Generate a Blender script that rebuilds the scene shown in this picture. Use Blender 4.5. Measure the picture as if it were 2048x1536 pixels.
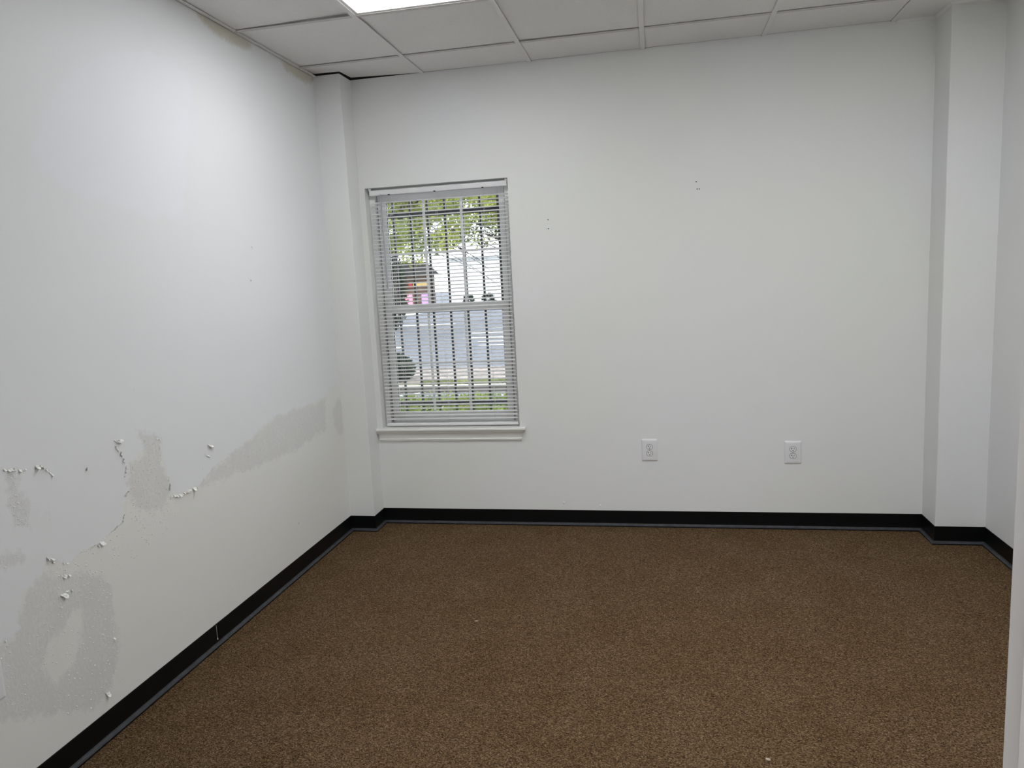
import bpy, bmesh, math, random
import numpy as np
from mathutils import Vector, Matrix, noise as mnoise

# ---------------------------------------------------------------- clean slate
for o in list(bpy.data.objects):
    bpy.data.objects.remove(o, do_unlink=True)
SC = bpy.context.scene
COL = SC.collection
random.seed(7)
RNG = np.random.default_rng(11)

# ---------------------------------------------------------------- camera
cd = bpy.data.cameras.new('camera')
cd.sensor_fit = 'HORIZONTAL'; cd.sensor_width = 36.0
cd.lens = 36.0 * 1469.67 / 2048.0
cd.clip_start = 0.02; cd.clip_end = 500
cam = bpy.data.objects.new('camera', cd); COL.objects.link(cam)
_r = Vector((0.98029068, 0.190861, -0.05101233))
_u = Vector((0.02215157, 0.15039467, 0.98837784))
_f = Vector((-0.19631477, 0.97002759, -0.14320262))
cam.matrix_world = Matrix(((_r.x, _u.x, -_f.x, 1.847), (_r.y, _u.y, -_f.y, -4.1634),
                           (_r.z, _u.z, -_f.z, 1.4673), (0, 0, 0, 1)))
SC.camera = cam

# ---------------------------------------------------------------- sky, light levels, exposure
SKY_STRENGTH = 4.4
LAMP_EMIT = 14.3
HALL_WATTS = 50.0
EXPOSURE = 0.0
w = bpy.data.worlds.new('overcast_sky'); SC.world = w
w.use_nodes = True
bgn = w.node_tree.nodes['Background']
bgn.inputs['Color'].default_value = (0.93, 0.97, 1.0, 1)
bgn.inputs['Strength'].default_value = SKY_STRENGTH
vs = SC.view_settings
vs.view_transform = 'Standard'; vs.look = 'None'; vs.gamma = 1.0
vs.use_curve_mapping = False; vs.exposure = EXPOSURE
SC.display_settings.display_device = 'sRGB'
sd = bpy.data.lights.new('hazy_sun', 'SUN'); sd.energy = 2.0; sd.angle = math.radians(25)
sd.color = (1.0, 0.96, 0.88)
so = bpy.data.objects.new('hazy_sun', sd); COL.objects.link(so)
so.rotation_euler = (math.radians(38), math.radians(12), math.radians(10))   # high, from behind the building

# ---------------------------------------------------------------- dimensions (metres)
ZC = 2.627          # ceiling
RW = 3.4534         # room width
YF = -3.58          # room side of the front wall
YH = -3.72          # hall side of the front wall
PLx, PLd = 0.1536, 0.1554     # pilaster in the left corner
PRx, PRd = 3.2208, 0.1956     # pilaster in the right corner
WX0, WX1, WZ0, WZ1 = 0.1869, 1.0379, 0.5975, 2.0232   # window opening
T = 0.6096
TX = 0.5825; LY = -0.3455     # ceiling grid origin
HB = 0.0935         # base height
DX1 = 1.847 + 0.4403*(YF + 4.1634); DX0 = DX1 - 1.02; DZ = 2.06   # doorway
GZ = -0.35          # ground outside

# ---------------------------------------------------------------- helpers
class MB:
    def __init__(s): s.v = []; s.f = []
    def quad(s, a, b, c, d):
        n = len(s.v); s.v += [tuple(a), tuple(b), tuple(c), tuple(d)]; s.f.append((n, n+1, n+2, n+3)); return s
    def box(s, x0, x1, y0, y1, z0, z1):
        n = len(s.v)
        s.v += [(x0,y0,z0),(x1,y0,z0),(x1,y1,z0),(x0,y1,z0),(x0,y0,z1),(x1,y0,z1),(x1,y1,z1),(x0,y1,z1)]
        s.f += [tuple(n+i for i in q) for q in ((3,2,1,0),(4,5,6,7),(0,1,5,4),(1,2,6,5),(2,3,7,6),(3,0,4,7))]
        return s
    def tube(s, pts, r, seg=6, r1=None):
        pts = [Vector(p) for p in pts]; n0 = len(s.v); m = len(pts)
        for i, p in enumerate(pts):
            t = (pts[min(i+1, m-1)] - pts[max(i-1, 0)]).normalized()
            a = t.orthogonal().normalized(); b = t.cross(a)
            rr = r if r1 is None else r + (r1-r)*i/max(1, m-1)
            for k in range(seg):
                q = p + (a*math.cos(2*math.pi*k/seg) + b*math.sin(2*math.pi*k/seg))*rr
                s.v.append(tuple(q))
        for i in range(m-1):
            for k in range(seg):
                k2 = (k+1) % seg
                s.f.append((n0+i*seg+k, n0+i*seg+k2, n0+(i+1)*seg+k2, n0+(i+1)*seg+k))
        s.f.append(tuple(n0+k for k in reversed(range(seg))))
        s.f.append(tuple(n0+(m-1)*seg+k for k in range(seg)))
        return s
    def rings(s, rings, caps=True):
        """loft closed rings of equal length"""
        n0 = len(s.v); k = len(rings[0])
        for r in rings: s.v += [tuple(p) for p in r]
        for i in range(len(rings)-1):
            for j in range(k):
                j2 = (j+1) % k
                s.f.append((n0+i*k+j, n0+i*k+j2, n0+(i+1)*k+j2, n0+(i+1)*k+j))
        if caps:
            s.f.append(tuple(n0+j for j in reversed(range(k))))
            s.f.append(tuple(n0+(len(rings)-1)*k+j for j in range(k)))
        return s
    def mesh(s, name, mat, smooth=False):
        me = bpy.data.meshes.new(name); me.from_pydata(s.v, [], s.f); me.update()
        bm = bmesh.new(); bm.from_mesh(me); bmesh.ops.recalc_face_normals(bm, faces=bm.faces); bm.to_mesh(me); bm.free()
        if mat: me.materials.append(mat)
        if smooth: me.shade_smooth()
        return me
    def obj(s, name, mat, parent=None, smooth=False, bevel=0, seg=2):
        me = s.mesh(name, mat, smooth); o = bpy.data.objects.new(name, me); COL.objects.link(o)
        if parent: attach(o, parent)
        if bevel:
            b = o.modifiers.new('bevel', 'BEVEL'); b.width = bevel; b.segments = seg; b.limit_method = 'ANGLE'; b.angle_limit = math.radians(35)
            b.harden_normals = False
        return o

def attach(o, parent):
    """parent without moving: every thing's root sits at its own base, unrotated"""
    o.parent = parent
    o.matrix_parent_inverse = Matrix.Translation(-Vector(parent.location))
def empty(name, loc=(0,0,0)):
    o = bpy.data.objects.new(name, None); o.location = loc; o.empty_display_size = .05; COL.objects.link(o); return o
def tag(o, label, cat, group=None, kind=None):
    o['label'] = label; o['category'] = cat
    if group: o['group'] = group
    if kind: o['kind'] = kind
    return o
def struct(o, label=None):
    o['kind'] = 'structure'
    if label: o['label'] = label
    return o
def path_extrude(path, prof, name, mat, parent=None, closed=False, smooth=False):
    """sweep (offset, z) profile along an xy path with mitred corners; offset goes to the left of travel"""
    pts = [Vector(p) for p in path]; rings = []
    for i, p in enumerate(pts):
        d0 = (p-pts[i-1]).normalized() if i else None
        d1 = (pts[i+1]-p).normalized() if i < len(pts)-1 else None
        d0 = d0 or d1; d1 = d1 or d0
        n0 = Vector((-d0.y, d0.x)); n1 = Vector((-d1.y, d1.x)); n = (n0+n1).normalized(); k = 1/max(.2, n.dot(n0))
        rings.append([(p.x+n.x*k*o, p.y+n.y*k*o, z) for o, z in prof])
    return MB().rings(rings).obj(name, mat, parent, smooth)

# ---------------------------------------------------------------- materials
def new_mat(name):
    m = bpy.data.materials.new(name); m.use_nodes = True
    nt = m.node_tree; return m, nt, nt.nodes['Principled BSDF']
def N(nt, typ, **kw):
    n = nt.nodes.new(typ)
    for k, v in kw.items():
        if k in n.inputs: n.inputs[k].default_value = v
        else: setattr(n, k, v)
    return n
def LK(nt, a, ao, b, bi): nt.links.new(a.outputs[ao], b.inputs[bi])
def plain(name, col, rough=.5, spec=.5, var=0.0, scale=20, bump=0.0, bscale=200, metal=0, trans=0):
    m, nt, p = new_mat(name)
    p.inputs['Base Color'].default_value = (*col, 1); p.inputs['Roughness'].default_value = rough
    p.inputs['Specular IOR Level'].default_value = spec; p.inputs['Metallic'].default_value = metal
    tc = N(nt, 'ShaderNodeTexCoord')
    if var:
        nz = N(nt, 'ShaderNodeTexNoise', Scale=scale, Detail=4.0)
        LK(nt, tc, 'Object', nz, 'Vector')
        r = N(nt, 'ShaderNodeValToRGB')
        r.color_ramp.elements[0].position = .3; r.color_ramp.elements[1].position = .7
        r.color_ramp.elements[0].color = (*[c*(1-var) for c in col], 1); r.color_ramp.elements[1].color = (*[min(1, c*(1+var)) for c in col], 1)
        LK(nt, nz, 'Fac', r, 'Fac'); LK(nt, r, 'Color', p, 'Base Color')
    if bump:
        nz = N(nt, 'ShaderNodeTexNoise', Scale=bscale, Detail=2.0)
        LK(nt, tc, 'Object', nz, 'Vector')
        b = N(nt, 'ShaderNodeBump', Strength=bump, Distance=.002); LK(nt, nz, 'Fac', b, 'Height'); LK(nt, b, 'Normal', p, 'Normal')
    return m

PAINT = (.815, .82, .80)
M = {}
def wall_paint(name, col):
    m, nt, p = new_mat(name)
    tc = N(nt, 'ShaderNodeTexCoord')
    big = N(nt, 'ShaderNodeTexNoise', Scale=.9, Detail=2.0); LK(nt, tc, 'Object', big, 'Vector')
    r = N(nt, 'ShaderNodeValToRGB'); e = r.color_ramp.elements
    e[0].position = .35; e[1].position = .65
    e[0].color = (col[0]*.995, col[1]*1.0, col[2]*.975, 1); e[1].color = (col[0], col[1], min(1, col[2]*1.045), 1)
    LK(nt, big, 'Fac', r, 'Fac'); LK(nt, r, 'Color', p, 'Base Color')
    p.inputs['Roughness'].default_value = .48; p.inputs['Specular IOR Level'].default_value = .35
    # roller nap
    mp = N(nt, 'ShaderNodeMapping'); mp.inputs['Scale'].default_value = (1, 1, 2.2); LK(nt, tc, 'Object', mp, 'Vector')
    nz = N(nt, 'ShaderNodeTexNoise', Scale=160.0, Detail=2.0); LK(nt, mp, 'Vector', nz, 'Vector')
    b = N(nt, 'ShaderNodeBump', Strength=.16, Distance=.0012); LK(nt, nz, 'Fac', b, 'Height'); LK(nt, b, 'Normal', p, 'Normal')
    return m
M['wall'] = wall_paint('white_wall_paint', PAINT)
M['trim'] = plain('gloss_white_trim', (.82, .82, .785), .28, .5, bump=.05, bscale=90)
M['jamb'] = plain('white_door_frame_paint', (.80, .80, .81), .3, .5, bump=.06, bscale=120)
M['vinyl'] = plain('white_vinyl', (.92, .92, .92), .35, .5)
M['slat'] = plain('white_blind_slat', (.82, .825, .835), .38, .5)
_m = M['slat']; _nt = _m.node_tree; _p = _nt.nodes['Principled BSDF']
_p.inputs['Base Color'].default_value = (.88, .88, .885, 1)
_t = _nt.nodes.new('ShaderNodeBsdfTranslucent'); _t.inputs['Color'].default_value = (.93, .93, .92, 1)
_x = _nt.nodes.new('ShaderNodeMixShader'); _x.inputs[0].default_value = .5
_nt.links.new(_p.outputs[0], _x.inputs[1]); _nt.links.new(_t.outputs[0], _x.inputs[2]); _nt.links.new(_x.outputs[0], _nt.nodes['Material Output'].inputs['Surface'])
M['rail'] = plain('white_blind_rail', (.80, .795, .81), .35, .5)
M['cord'] = plain('white_cord', (.72, .72, .72), .7, .2)
M['wand'] = plain('grey_acrylic_wand', (.42, .41, .44), .2, .6)
M['rubber'] = plain('black_rubber_base', (.0045, .005, .0055), .30, .22, bump=.03, bscale=40)
M['toe_highlight'] = plain('rubber_toe_highlight', (.050, .052, .060), .45, .3, var=.25, scale=30)  # highlight on the cove toe, put into a paler rubber colour
M['plate'] = plain('white_nylon_plate', (.80, .80, .82), .3, .5)
M['slot'] = plain('dark_slot', (.008, .008, .008), .6, .2)
M['gasket'] = plain('dark_gap', (.10, .10, .10), .6, .2)
M['groove'] = plain('grey_groove', (.30, .30, .30), .6, .2)
M['screw'] = plain('painted_screw', (.42, .42, .42), .35, .5)
M['grid'] = plain('white_ceiling_grid', (.80, .79, .78), .4, .4)
M['grid_cross'] = plain('aged_ceiling_grid', (.62, .60, .585), .5, .3)
M['dark'] = plain('dark_plenum', (.03, .03, .03), .9, .1)
M['crumb'] = plain('paint_grit', (.80, .80, .775), .6, .2)
M['flake'] = plain('curled_white_paint', (.86, .86, .83), .5, .3)
M['metal_bar'] = plain('black_painted_steel', (0.0078, 0.0094, 0.0109), .45, .4)

# ceiling tile: white mineral fibre with fine fissures
m, nt, p = new_mat('mineral_fibre_tile'); M['tile'] = m
tc = N(nt, 'ShaderNodeTexCoord')
nz = N(nt, 'ShaderNodeTexNoise', Scale=260.0, Detail=3.0, Roughness=.6); LK(nt, tc, 'Object', nz, 'Vector')
r = N(nt, 'ShaderNodeValToRGB'); e = r.color_ramp.elements
e[0].position = .30; e[1].position = .48; e[0].color = (.74, .735, .72, 1); e[1].color = (.84, .83, .815, 1)
LK(nt, nz, 'Fac', r, 'Fac'); LK(nt, r, 'Color', p, 'Base Color'); p.inputs['Roughness'].default_value = .9
p.inputs['Specular IOR Level'].default_value = .15
b = N(nt, 'ShaderNodeBump', Strength=.35, Distance=.002); LK(nt, nz, 'Fac', b, 'Height'); LK(nt, b, 'Normal', p, 'Normal')

# carpet: tight brown loop pile, flecked
m, nt, p = new_mat('brown_loop_carpet'); M['carpet'] = m
tc = N(nt, 'ShaderNodeTexCoord')
mp = N(nt, 'ShaderNodeMapping'); mp.inputs['Rotation'].default_value = (0, 0, math.radians(38)); mp.inputs['Scale'].default_value = (1, 1.5, 1)
LK(nt, tc, 'Object', mp, 'Vector')
vo = N(nt, 'ShaderNodeTexVoronoi', Scale=250.0); LK(nt, mp, 'Vector', vo, 'Vector')
bw = N(nt, 'ShaderNodeSeparateColor'); LK(nt, vo, 'Color', bw, 'Color')
r = N(nt, 'ShaderNodeValToRGB'); r.color_ramp.interpolation = 'LINEAR'; e = r.color_ramp.elements
e[0].position = 0.0; e[0].color = (0.0360, 0.0192, 0.0084, 1)
e[1].position = 1.0; e[1].color = (0.3240, 0.2316, 0.1488, 1)
for ps, c in ((.22, (0.0840, 0.0492, 0.0240)), (.55, (0.1464, 0.0912, 0.0468)), (.85, (0.2184, 0.1452, 0.0816))):
    q = e.new(ps); q.color = (*c, 1)
LK(nt, bw, 'Red', r, 'Fac')
big = N(nt, 'ShaderNodeTexNoise', Scale=4.0, Detail=5.0, Roughness=.6); LK(nt, tc, 'Object', big, 'Vector')
rb = N(nt, 'ShaderNodeValToRGB'); rb.color_ramp.elements[0].position = .3; rb.color_ramp.elements[1].position = .7
rb.color_ramp.elements[0].color = (.90, .84, .76, 1); rb.color_ramp.elements[1].color = (1.08, 1.07, 1.08, 1)
LK(nt, big, 'Fac', rb, 'Fac')
mx = N(nt, 'ShaderNodeMix'); mx.data_type = 'RGBA'; mx.blend_type = 'MULTIPLY'; mx.inputs[0].default_value = 1
nt.links.new(r.outputs['Color'], mx.inputs[6]); nt.links.new(rb.outputs['Color'], mx.inputs[7])
nt.links.new(mx.outputs[2], p.inputs['Base Color'])
p.inputs['Roughness'].default_value = .95; p.inputs['Specular IOR Level'].default_value = .1
b = N(nt, 'ShaderNodeBump', Strength=1.0, Distance=.004); b.invert = True
LK(nt, vo, 'Distance', b, 'Height'); LK(nt, b, 'Normal', p, 'Normal')

# lamp lens
m, nt, p = new_mat('lit_prismatic_lens'); M['lens'] = m
p.inputs['Base Color'].default_value = (.9, .9, .9, 1)
p.inputs['Emission Color'].default_value = (.965, .985, 1.0, 1); p.inputs['Emission Strength'].default_value = LAMP_EMIT

# clear window glass (thin pane: transparent with a faint reflection)
m, nt, p = new_mat('window_glass'); M['glass'] = m
nt.nodes.remove(p)
tr = N(nt, 'ShaderNodeBsdfTransparent'); tr.inputs['Color'].default_value = (.95, .97, .97, 1)
gl = N(nt, 'ShaderNodeBsdfGlossy'); gl.inputs['Roughness'].default_value = .02
fr = N(nt, 'ShaderNodeFresnel'); fr.inputs['IOR'].default_value = 1.45
mxs = N(nt, 'ShaderNodeMixShader'); LK(nt, fr, 'Fac', mxs, 'Fac')
nt.links.new(tr.outputs[0], mxs.inputs[1]); nt.links.new(gl.outputs[0], mxs.inputs[2])
nt.links.new(mxs.outputs[0], nt.nodes['Material Output'].inputs['Surface'])

def leaf_mat(name, dark, light, scale=3.0):
    m, nt, p = new_mat(name)
    tc = N(nt, 'ShaderNodeTexCoord'); nz = N(nt, 'ShaderNodeTexNoise', Scale=scale, Detail=5.0); LK(nt, tc, 'Object', nz, 'Vector')
    r = N(nt, 'ShaderNodeValToRGB'); e = r.color_ramp.elements; e[0].position = .35; e[1].position = .65
    e[0].color = (*dark, 1); e[1].color = (*light, 1)
    LK(nt, nz, 'Fac', r, 'Fac'); LK(nt, r, 'Color', p, 'Base Color'); p.inputs['Roughness'].default_value = .5
    tl = N(nt, 'ShaderNodeBsdfTranslucent'); LK(nt, r, 'Color', tl, 'Color')
    ms = N(nt, 'ShaderNodeMixShader'); ms.inputs[0].default_value = .5
    nt.links.new(p.outputs[0], ms.inputs[1]); nt.links.new(tl.outputs[0], ms.inputs[2])
    nt.links.new(ms.outputs[0], nt.nodes['Material Output'].inputs['Surface'])
    return m
M['spring_leaf'] = leaf_mat('spring_leaves', (0.1092, 0.1482, 0.0390), (0.3900, 0.4368, 0.0858), .8)
M['hedge_leaf'] = leaf_mat('hedge_leaves', (0.0546, 0.0936, 0.0140), (0.2652, 0.3276, 0.0546), 9.0)
M['dark_leaf'] = leaf_mat('evergreen_leaves', (0.0094, 0.0195, 0.0109), (0.0273, 0.0468, 0.0234), 4.0)
M['bark'] = plain('dark_bark', (0.0351, 0.0296, 0.0250), .9, .1, var=.3, scale=12)
M['asphalt'] = plain('grey_asphalt', (0.1053, 0.1115, 0.1388), .9, .2, var=.10, scale=1.5)
M['drive'] = plain('pale_asphalt', (0.1170, 0.1209, 0.1443), .9, .2, var=.08, scale=2)
M['line'] = plain('white_road_paint', (.80, .80, .80), .6, .3)
M['mulch'] = plain('pale_brown_gravel', (0.1833, 0.1599, 0.1521), .95, .1, var=.35, scale=5)
M['grass'] = leaf_mat('lawn_blades', (0.1014, 0.1248, 0.0468), (0.2652, 0.2808, 0.1170), 2.5)
M['curb'] = plain('pale_concrete', (0.3744, 0.3510, 0.3276), .9, .2, var=.15, scale=4)
M['curbside'] = plain('dark_concrete', (0.0819, 0.0741, 0.0686), .9, .2, var=.2, scale=4)  # darker concrete tone for the curb body below its pale cap
M['soil'] = plain('lawn_soil', (.12, .11, .06), .95, .1, var=.3, scale=3)
M['outer'] = plain('outer_brick_face', (.25, .14, .10), .9, .2)

# ================================================================ LEFT WALL with its peeling paint
EDGE = [(-0.045,0.876),(-0.232,0.899),(-0.36,0.853),(-0.615,0.851),(-0.861,0.85),(-1.032,0.835),(-1.137,0.798),(-1.288,0.764),(-1.406,0.75),(-1.483,0.727),(-1.562,0.692),(-1.617,0.7),(-1.693,0.698),(-1.739,0.718),(-1.741,0.768),(-1.759,0.832),(-1.765,0.892),(-1.764,0.934),(-1.816,0.957),(-1.851,0.913),(-1.928,0.895),(-1.95,0.856),(-1.955,0.802),(-1.98,0.773),(-1.994,0.751),(-2.001,0.698),(-2.027,0.68),(-2.076,0.671),(-2.121,0.656),(-2.165,0.66),(-2.213,0.657),(-2.256,0.646),(-2.29,0.66),(-2.325,0.685),(-2.349,0.675),(-2.36,0.648),(-2.407,0.637),(-2.441,0.628),(-2.459,0.567),(-2.463,0.523),(-2.485,0.511),(-2.519,0.514),(-2.62,0.544)]
SCRAPE = [[(-1.885,0.991),(-1.814,0.964),(-1.757,0.936),(-1.771,0.893),(-1.765,0.834),(-1.742,0.765),(-1.755,0.723),(-1.781,0.682),(-1.817,0.67),(-1.94,0.715),(-1.953,0.756),(-1.95,0.828),(-1.93,0.886),(-1.869,0.889),(-1.851,0.913)],[(-1.563,0.686),(-1.522,0.706),(-1.474,0.735),(-1.387,0.751),(-1.279,0.769),(-1.137,0.796),(-1.032,0.83),(-0.861,0.85),(-0.604,0.849),(-0.424,0.85),(-0.348,0.851),(-0.384,0.671),(-0.583,0.659),(-0.755,0.646),(-0.934,0.652),(-1.185,0.657),(-1.382,0.677),(-1.51,0.677)],[(-0.287,0.762),(-0.179,0.822),(-0.14,0.8),(-0.146,0.596),(-0.223,0.601),(-0.277,0.678)],[(-2.463,0.523),(-2.44,0.605),(-2.4,0.626),(-2.347,0.643),(-2.208,0.598),(-2.13,0.542),(-2.102,0.476),(-2.101,0.376),(-2.111,0.253),(-2.15,0.166),(-2.214,0.132),(-2.316,0.169),(-2.475,0.253),(-2.597,0.324),(-2.592,0.53),(-2.532,0.512),(-2.484,0.502)],[(-2.505,0.761),(-2.432,0.75),(-2.425,0.722),(-2.473,0.711),(-2.509,0.741)],[(-2.423,0.988),(-2.396,0.986),(-2.404,0.92),(-2.382,0.883),(-2.382,0.801),(-2.427,0.829),(-2.433,0.892)],[(-2.326,0.829),(-2.3,0.825),(-2.307,0.81),(-2.325,0.816)]]
CLEAR = [[(-2.37,0.427),(-2.281,0.481),(-2.229,0.482),(-2.244,0.395),(-2.29,0.317),(-2.374,0.297),(-2.398,0.377)]]
STAIN = [[(-1.241,2.625),(-1.155,2.641),(-1.053,2.634),(-0.936,2.63),(-0.811,2.623),(-0.803,2.596),(-0.862,2.579),(-0.947,2.571),(-1.065,2.571),(-1.172,2.588)],[(-0.519,2.614),(-0.421,2.635),(-0.193,2.635),(-0.152,2.597),(-0.265,2.57),(-0.378,2.574),(-0.474,2.58)]]
PATCH = [[(-1.312,2.352),(-1.395,2.043),(-1.445,1.841),(-1.454,1.792),(-1.672,1.748),(-1.771,1.794),(-1.961,1.803),(-2.083,1.83),(-2.19,1.877),(-2.128,2.02),(-1.976,2.204),(-1.75,2.328),(-1.56,2.363)]]
FLAKES = [[(-2.436,0.998),(-2.413,0.996),(-2.391,0.984),(-2.361,0.978)],[(-2.333,0.975),(-2.307,0.975),(-2.291,0.961),(-2.282,0.945),(-2.257,0.931)],[(-1.999,0.986),(-1.963,0.971)],[(-1.995,0.962),(-1.974,0.932),(-1.962,0.907),(-1.956,0.874),(-1.968,0.845)],[(-1.792,0.944),(-1.759,0.933)],[(-1.774,0.908),(-1.773,0.893)],[(-1.956,0.791),(-1.971,0.782),(-1.988,0.774)],[(-1.996,0.714),(-2.004,0.694),(-2.023,0.685),(-2.058,0.678),(-2.08,0.674),(-2.102,0.666),(-2.124,0.656),(-2.159,0.659),(-2.183,0.651),(-2.213,0.656)],[(-1.749,0.707),(-1.692,0.697),(-1.648,0.696),(-1.614,0.696),(-1.562,0.693)],[(-1.479,0.847),(-1.438,0.83)],[(-1.504,0.812),(-1.476,0.796),(-1.471,0.78)],[(-1.531,0.76),(-1.524,0.747)],[(-2.345,0.703),(-2.321,0.685),(-2.297,0.663),(-2.278,0.653),(-2.257,0.645)],[(-2.295,0.619),(-2.274,0.614),(-2.254,0.61)],[(-2.313,0.553),(-2.3,0.562),(-2.286,0.559),(-2.266,0.561),(-2.23,0.556)],[(-2.308,0.526),(-2.297,0.522)],[(-2.123,0.32),(-2.115,0.319)],[(-2.519,0.519),(-2.491,0.512)],[(-1.745,0.783),(-1.741,0.747),(-1.744,0.713)],[(-1.87,1.142),(-1.862,1.135)],[(-2.13,0.929),(-2.125,0.912)],[(-0.983,1.674),(-0.973,1.656)],[(-1.019,1.529),(-1.013,1.518)],[(-2.182,0.238),(-2.181,0.227)],[(-2.185,0.155),(-2.165,0.151)],[(-2.256,0.147),(-2.25,0.145)]]
def seg_dist(P, poly, closed=True):
    a = np.array(poly); b = np.roll(a, -1, 0)
    if not closed: a = a[:-1]; b = b[:-1]
    d = np.full(len(P), 9.0)
    for p, q in zip(a, b):
        v = q-p; t = np.clip(((P-p)@v)/max(1e-12, v@v), 0, 1)
        d = np.minimum(d, np.linalg.norm(P-(p+t[:, None]*v), axis=1))
    return d
def inside(P, poly):
    a = np.array(poly); r = np.zeros(len(P), bool); j = len(a)-1
    for i in range(len(a)):
        c = (a[i,1] > P[:,1]) != (a[j,1] > P[:,1])
        xx = (a[j,0]-a[i,0])*(P[:,1]-a[i,1])/((a[j,1]-a[i,1]) or 1e-9)+a[i,0]
        r ^= c & (P[:,0] < xx); j = i
    return r
def sdf(P, polys):
    best = np.full(len(P), -9.0)
    for pl in polys:
        d = seg_dist(P, pl); d = np.where(inside(P, pl), d, -d); best = np.maximum(best, d)
    return np.clip(best, -.2, .2)

ys = np.concatenate([np.arange(YF, -2.62, .08), np.arange(-2.62, .001, .015)]); ys[-1] = 0.0
zs = np.concatenate([np.arange(0, 1.16, .015), np.arange(1.16, 2.5, .05), np.arange(2.5, 2.95, .015)])
gy, gz = np.meshgrid(ys, zs, indexing='ij'); P2 = np.stack([gy.ravel(), gz.ravel()], 1)
nz_ = len(zs)
verts = [(0.0, float(a), float(b)) for a, b in P2]
faces = [(i*nz_+j, (i+1)*nz_+j, (i+1)*nz_+j+1, i*nz_+j+1) for i in range(len(ys)-1) for j in range(nz_-1)]
mb = MB(); mb.box(-.14, -.002, YF-.14, .16, 0, 2.95); n = len(verts)
verts += mb.v; faces += [tuple(n+k for k in f) for f in mb.f]
me = bpy.data.meshes.new('wall_left'); me.from_pydata(verts, [], faces); me.update()
bare_poly = EDGE + [(-3.7, .56), (-3.7, -.1), (.1, -.1), (.1, .876)]
def attr(nm, vals):
    a = me.attributes.new(nm, 'FLOAT', 'POINT'); full = np.full(len(verts), -.2); full[:len(vals)] = vals
    a.data.foreach_set('value', full.astype(np.float32))
attr('bare', sdf(P2, [bare_poly])); attr('scrape', np.minimum(sdf(P2, SCRAPE), -sdf(P2, CLEAR)))
attr('stain', sdf(P2, STAIN)); attr('skim', sdf(P2, PATCH))
wall_left = bpy.data.objects.new('wall_left', me); COL.objects.link(wall_left)
struct(wall_left, 'left white wall with peeling paint and scraped grey patches low down')

m, nt, p = new_mat('peeling_wall_paint'); M['wall_left'] = m; me.materials.append(m)
tc = N(nt, 'ShaderNodeTexCoord')
def noise(scale, detail=4.0, rough=.55, sc=(1,1,1)):
    mp = N(nt, 'ShaderNodeMapping'); mp.inputs['Scale'].default_value = sc; LK(nt, tc, 'Object', mp, 'Vector')
    q = N(nt, 'ShaderNodeTexNoise', Scale=scale, Detail=detail, Roughness=rough); LK(nt, mp, 'Vector', q, 'Vector'); return q
def mth(op, a, b, c=None):
    q = N(nt, 'ShaderNodeMath', operation=op)
    for i, v in enumerate((a, b, c)):
        if v is None: continue
        if isinstance(v, (int, float)): q.inputs[i].default_value = v
        else: nt.links.new(v, q.inputs[i])
    return q.outputs[0]
def mask(nm, nz, amp, soft):
    a = N(nt, 'ShaderNodeAttribute', attribute_name=nm)
    s = mth('ADD', a.outputs['Fac'], mth('MULTIPLY', mth('SUBTRACT', nz.outputs['Fac'], .5), amp))
    q = N(nt, 'ShaderNodeMapRange'); q.inputs['From Min'].default_value = -soft; q.inputs['From Max'].default_value = soft
    nt.links.new(s, q.inputs['Value']); return q.outputs[0]
def mixc(fac, a, b):
    q = N(nt, 'ShaderNodeMix'); q.data_type = 'RGBA'
    nt.links.new(fac, q.inputs[0]) if not isinstance(fac, float) else setattr(q.inputs[0], 'default_value', fac)
    for k, v in ((6, a), (7, b)):
        if isinstance(v, tuple): q.inputs[k].default_value = (*v, 1)
        else: nt.links.new(v, q.inputs[k])
    return q.outputs[2]
n_mid = noise(9, 5, .6); n_fine = noise(42, 5, .65); n_speck = noise(120, 3, .6, (1, 1, .6)); n_big = noise(1.3, 3)
n_streak = noise(16, 4, .6, (1, 1.6, .35))
bare = mask('bare', n_fine, .035, .002)
class _W: pass
n_mix = N(nt, 'ShaderNodeMix'); n_mix.data_type = 'FLOAT'; n_mix.inputs[0].default_value = .45
LK(nt, n_mid, 'Fac', n_mix, 2); LK(nt, n_fine, 'Fac', n_mix, 3)
nmx = _W(); nmx.outputs = {'Fac': n_mix.outputs[0]}
scr = mask('scrape', nmx, .15, .010)
scr_soft = mask('scrape', n_mid, .14, .05)
stn = mask('stain', n_fine, .05, .012)
skm = mask('skim', n_mid, .10, .015)
base = mixc(n_big.outputs['Fac'], (.806, .816, .822), (.812, .820, .846))
c1 = mixc(skm, base, (0.819, 0.828, 0.870))
c2 = mixc(bare, c1, (.818, .816, .785))
mott = N(nt, 'ShaderNodeMapRange'); mott.inputs['From Min'].default_value = .38; mott.inputs['From Max'].default_value = .6
nt.links.new(n_streak.outputs['Fac'], mott.inputs['Value'])
sp = N(nt, 'ShaderNodeMapRange'); sp.inputs['From Min'].default_value = .42; sp.inputs['From Max'].default_value = .62
nt.links.new(n_speck.outputs['Fac'], sp.inputs['Value'])
scol = mixc(mott.outputs[0], (.690, .685, .675), (.748, .744, .738))
scol = mixc(sp.outputs[0], (.66, .655, .645), scol)
c3 = mixc(mth('MULTIPLY', scr, .66), c2, scol)
c4 = mixc(mth('MULTIPLY', stn, .75), c3, (0.595, 0.561, 0.449))
nt.links.new(c4, p.inputs['Base Color'])
p.inputs['Roughness'].default_value = .5; p.inputs['Specular IOR Level'].default_value = .3
nap = noise(160, 2, .5, (1, 1, 2.2))
h = mth('ADD', mth('MULTIPLY', nap.outputs['Fac'], .10), mth('MULTIPLY', mth('SUBTRACT', 1.0, bare), .55))
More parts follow.
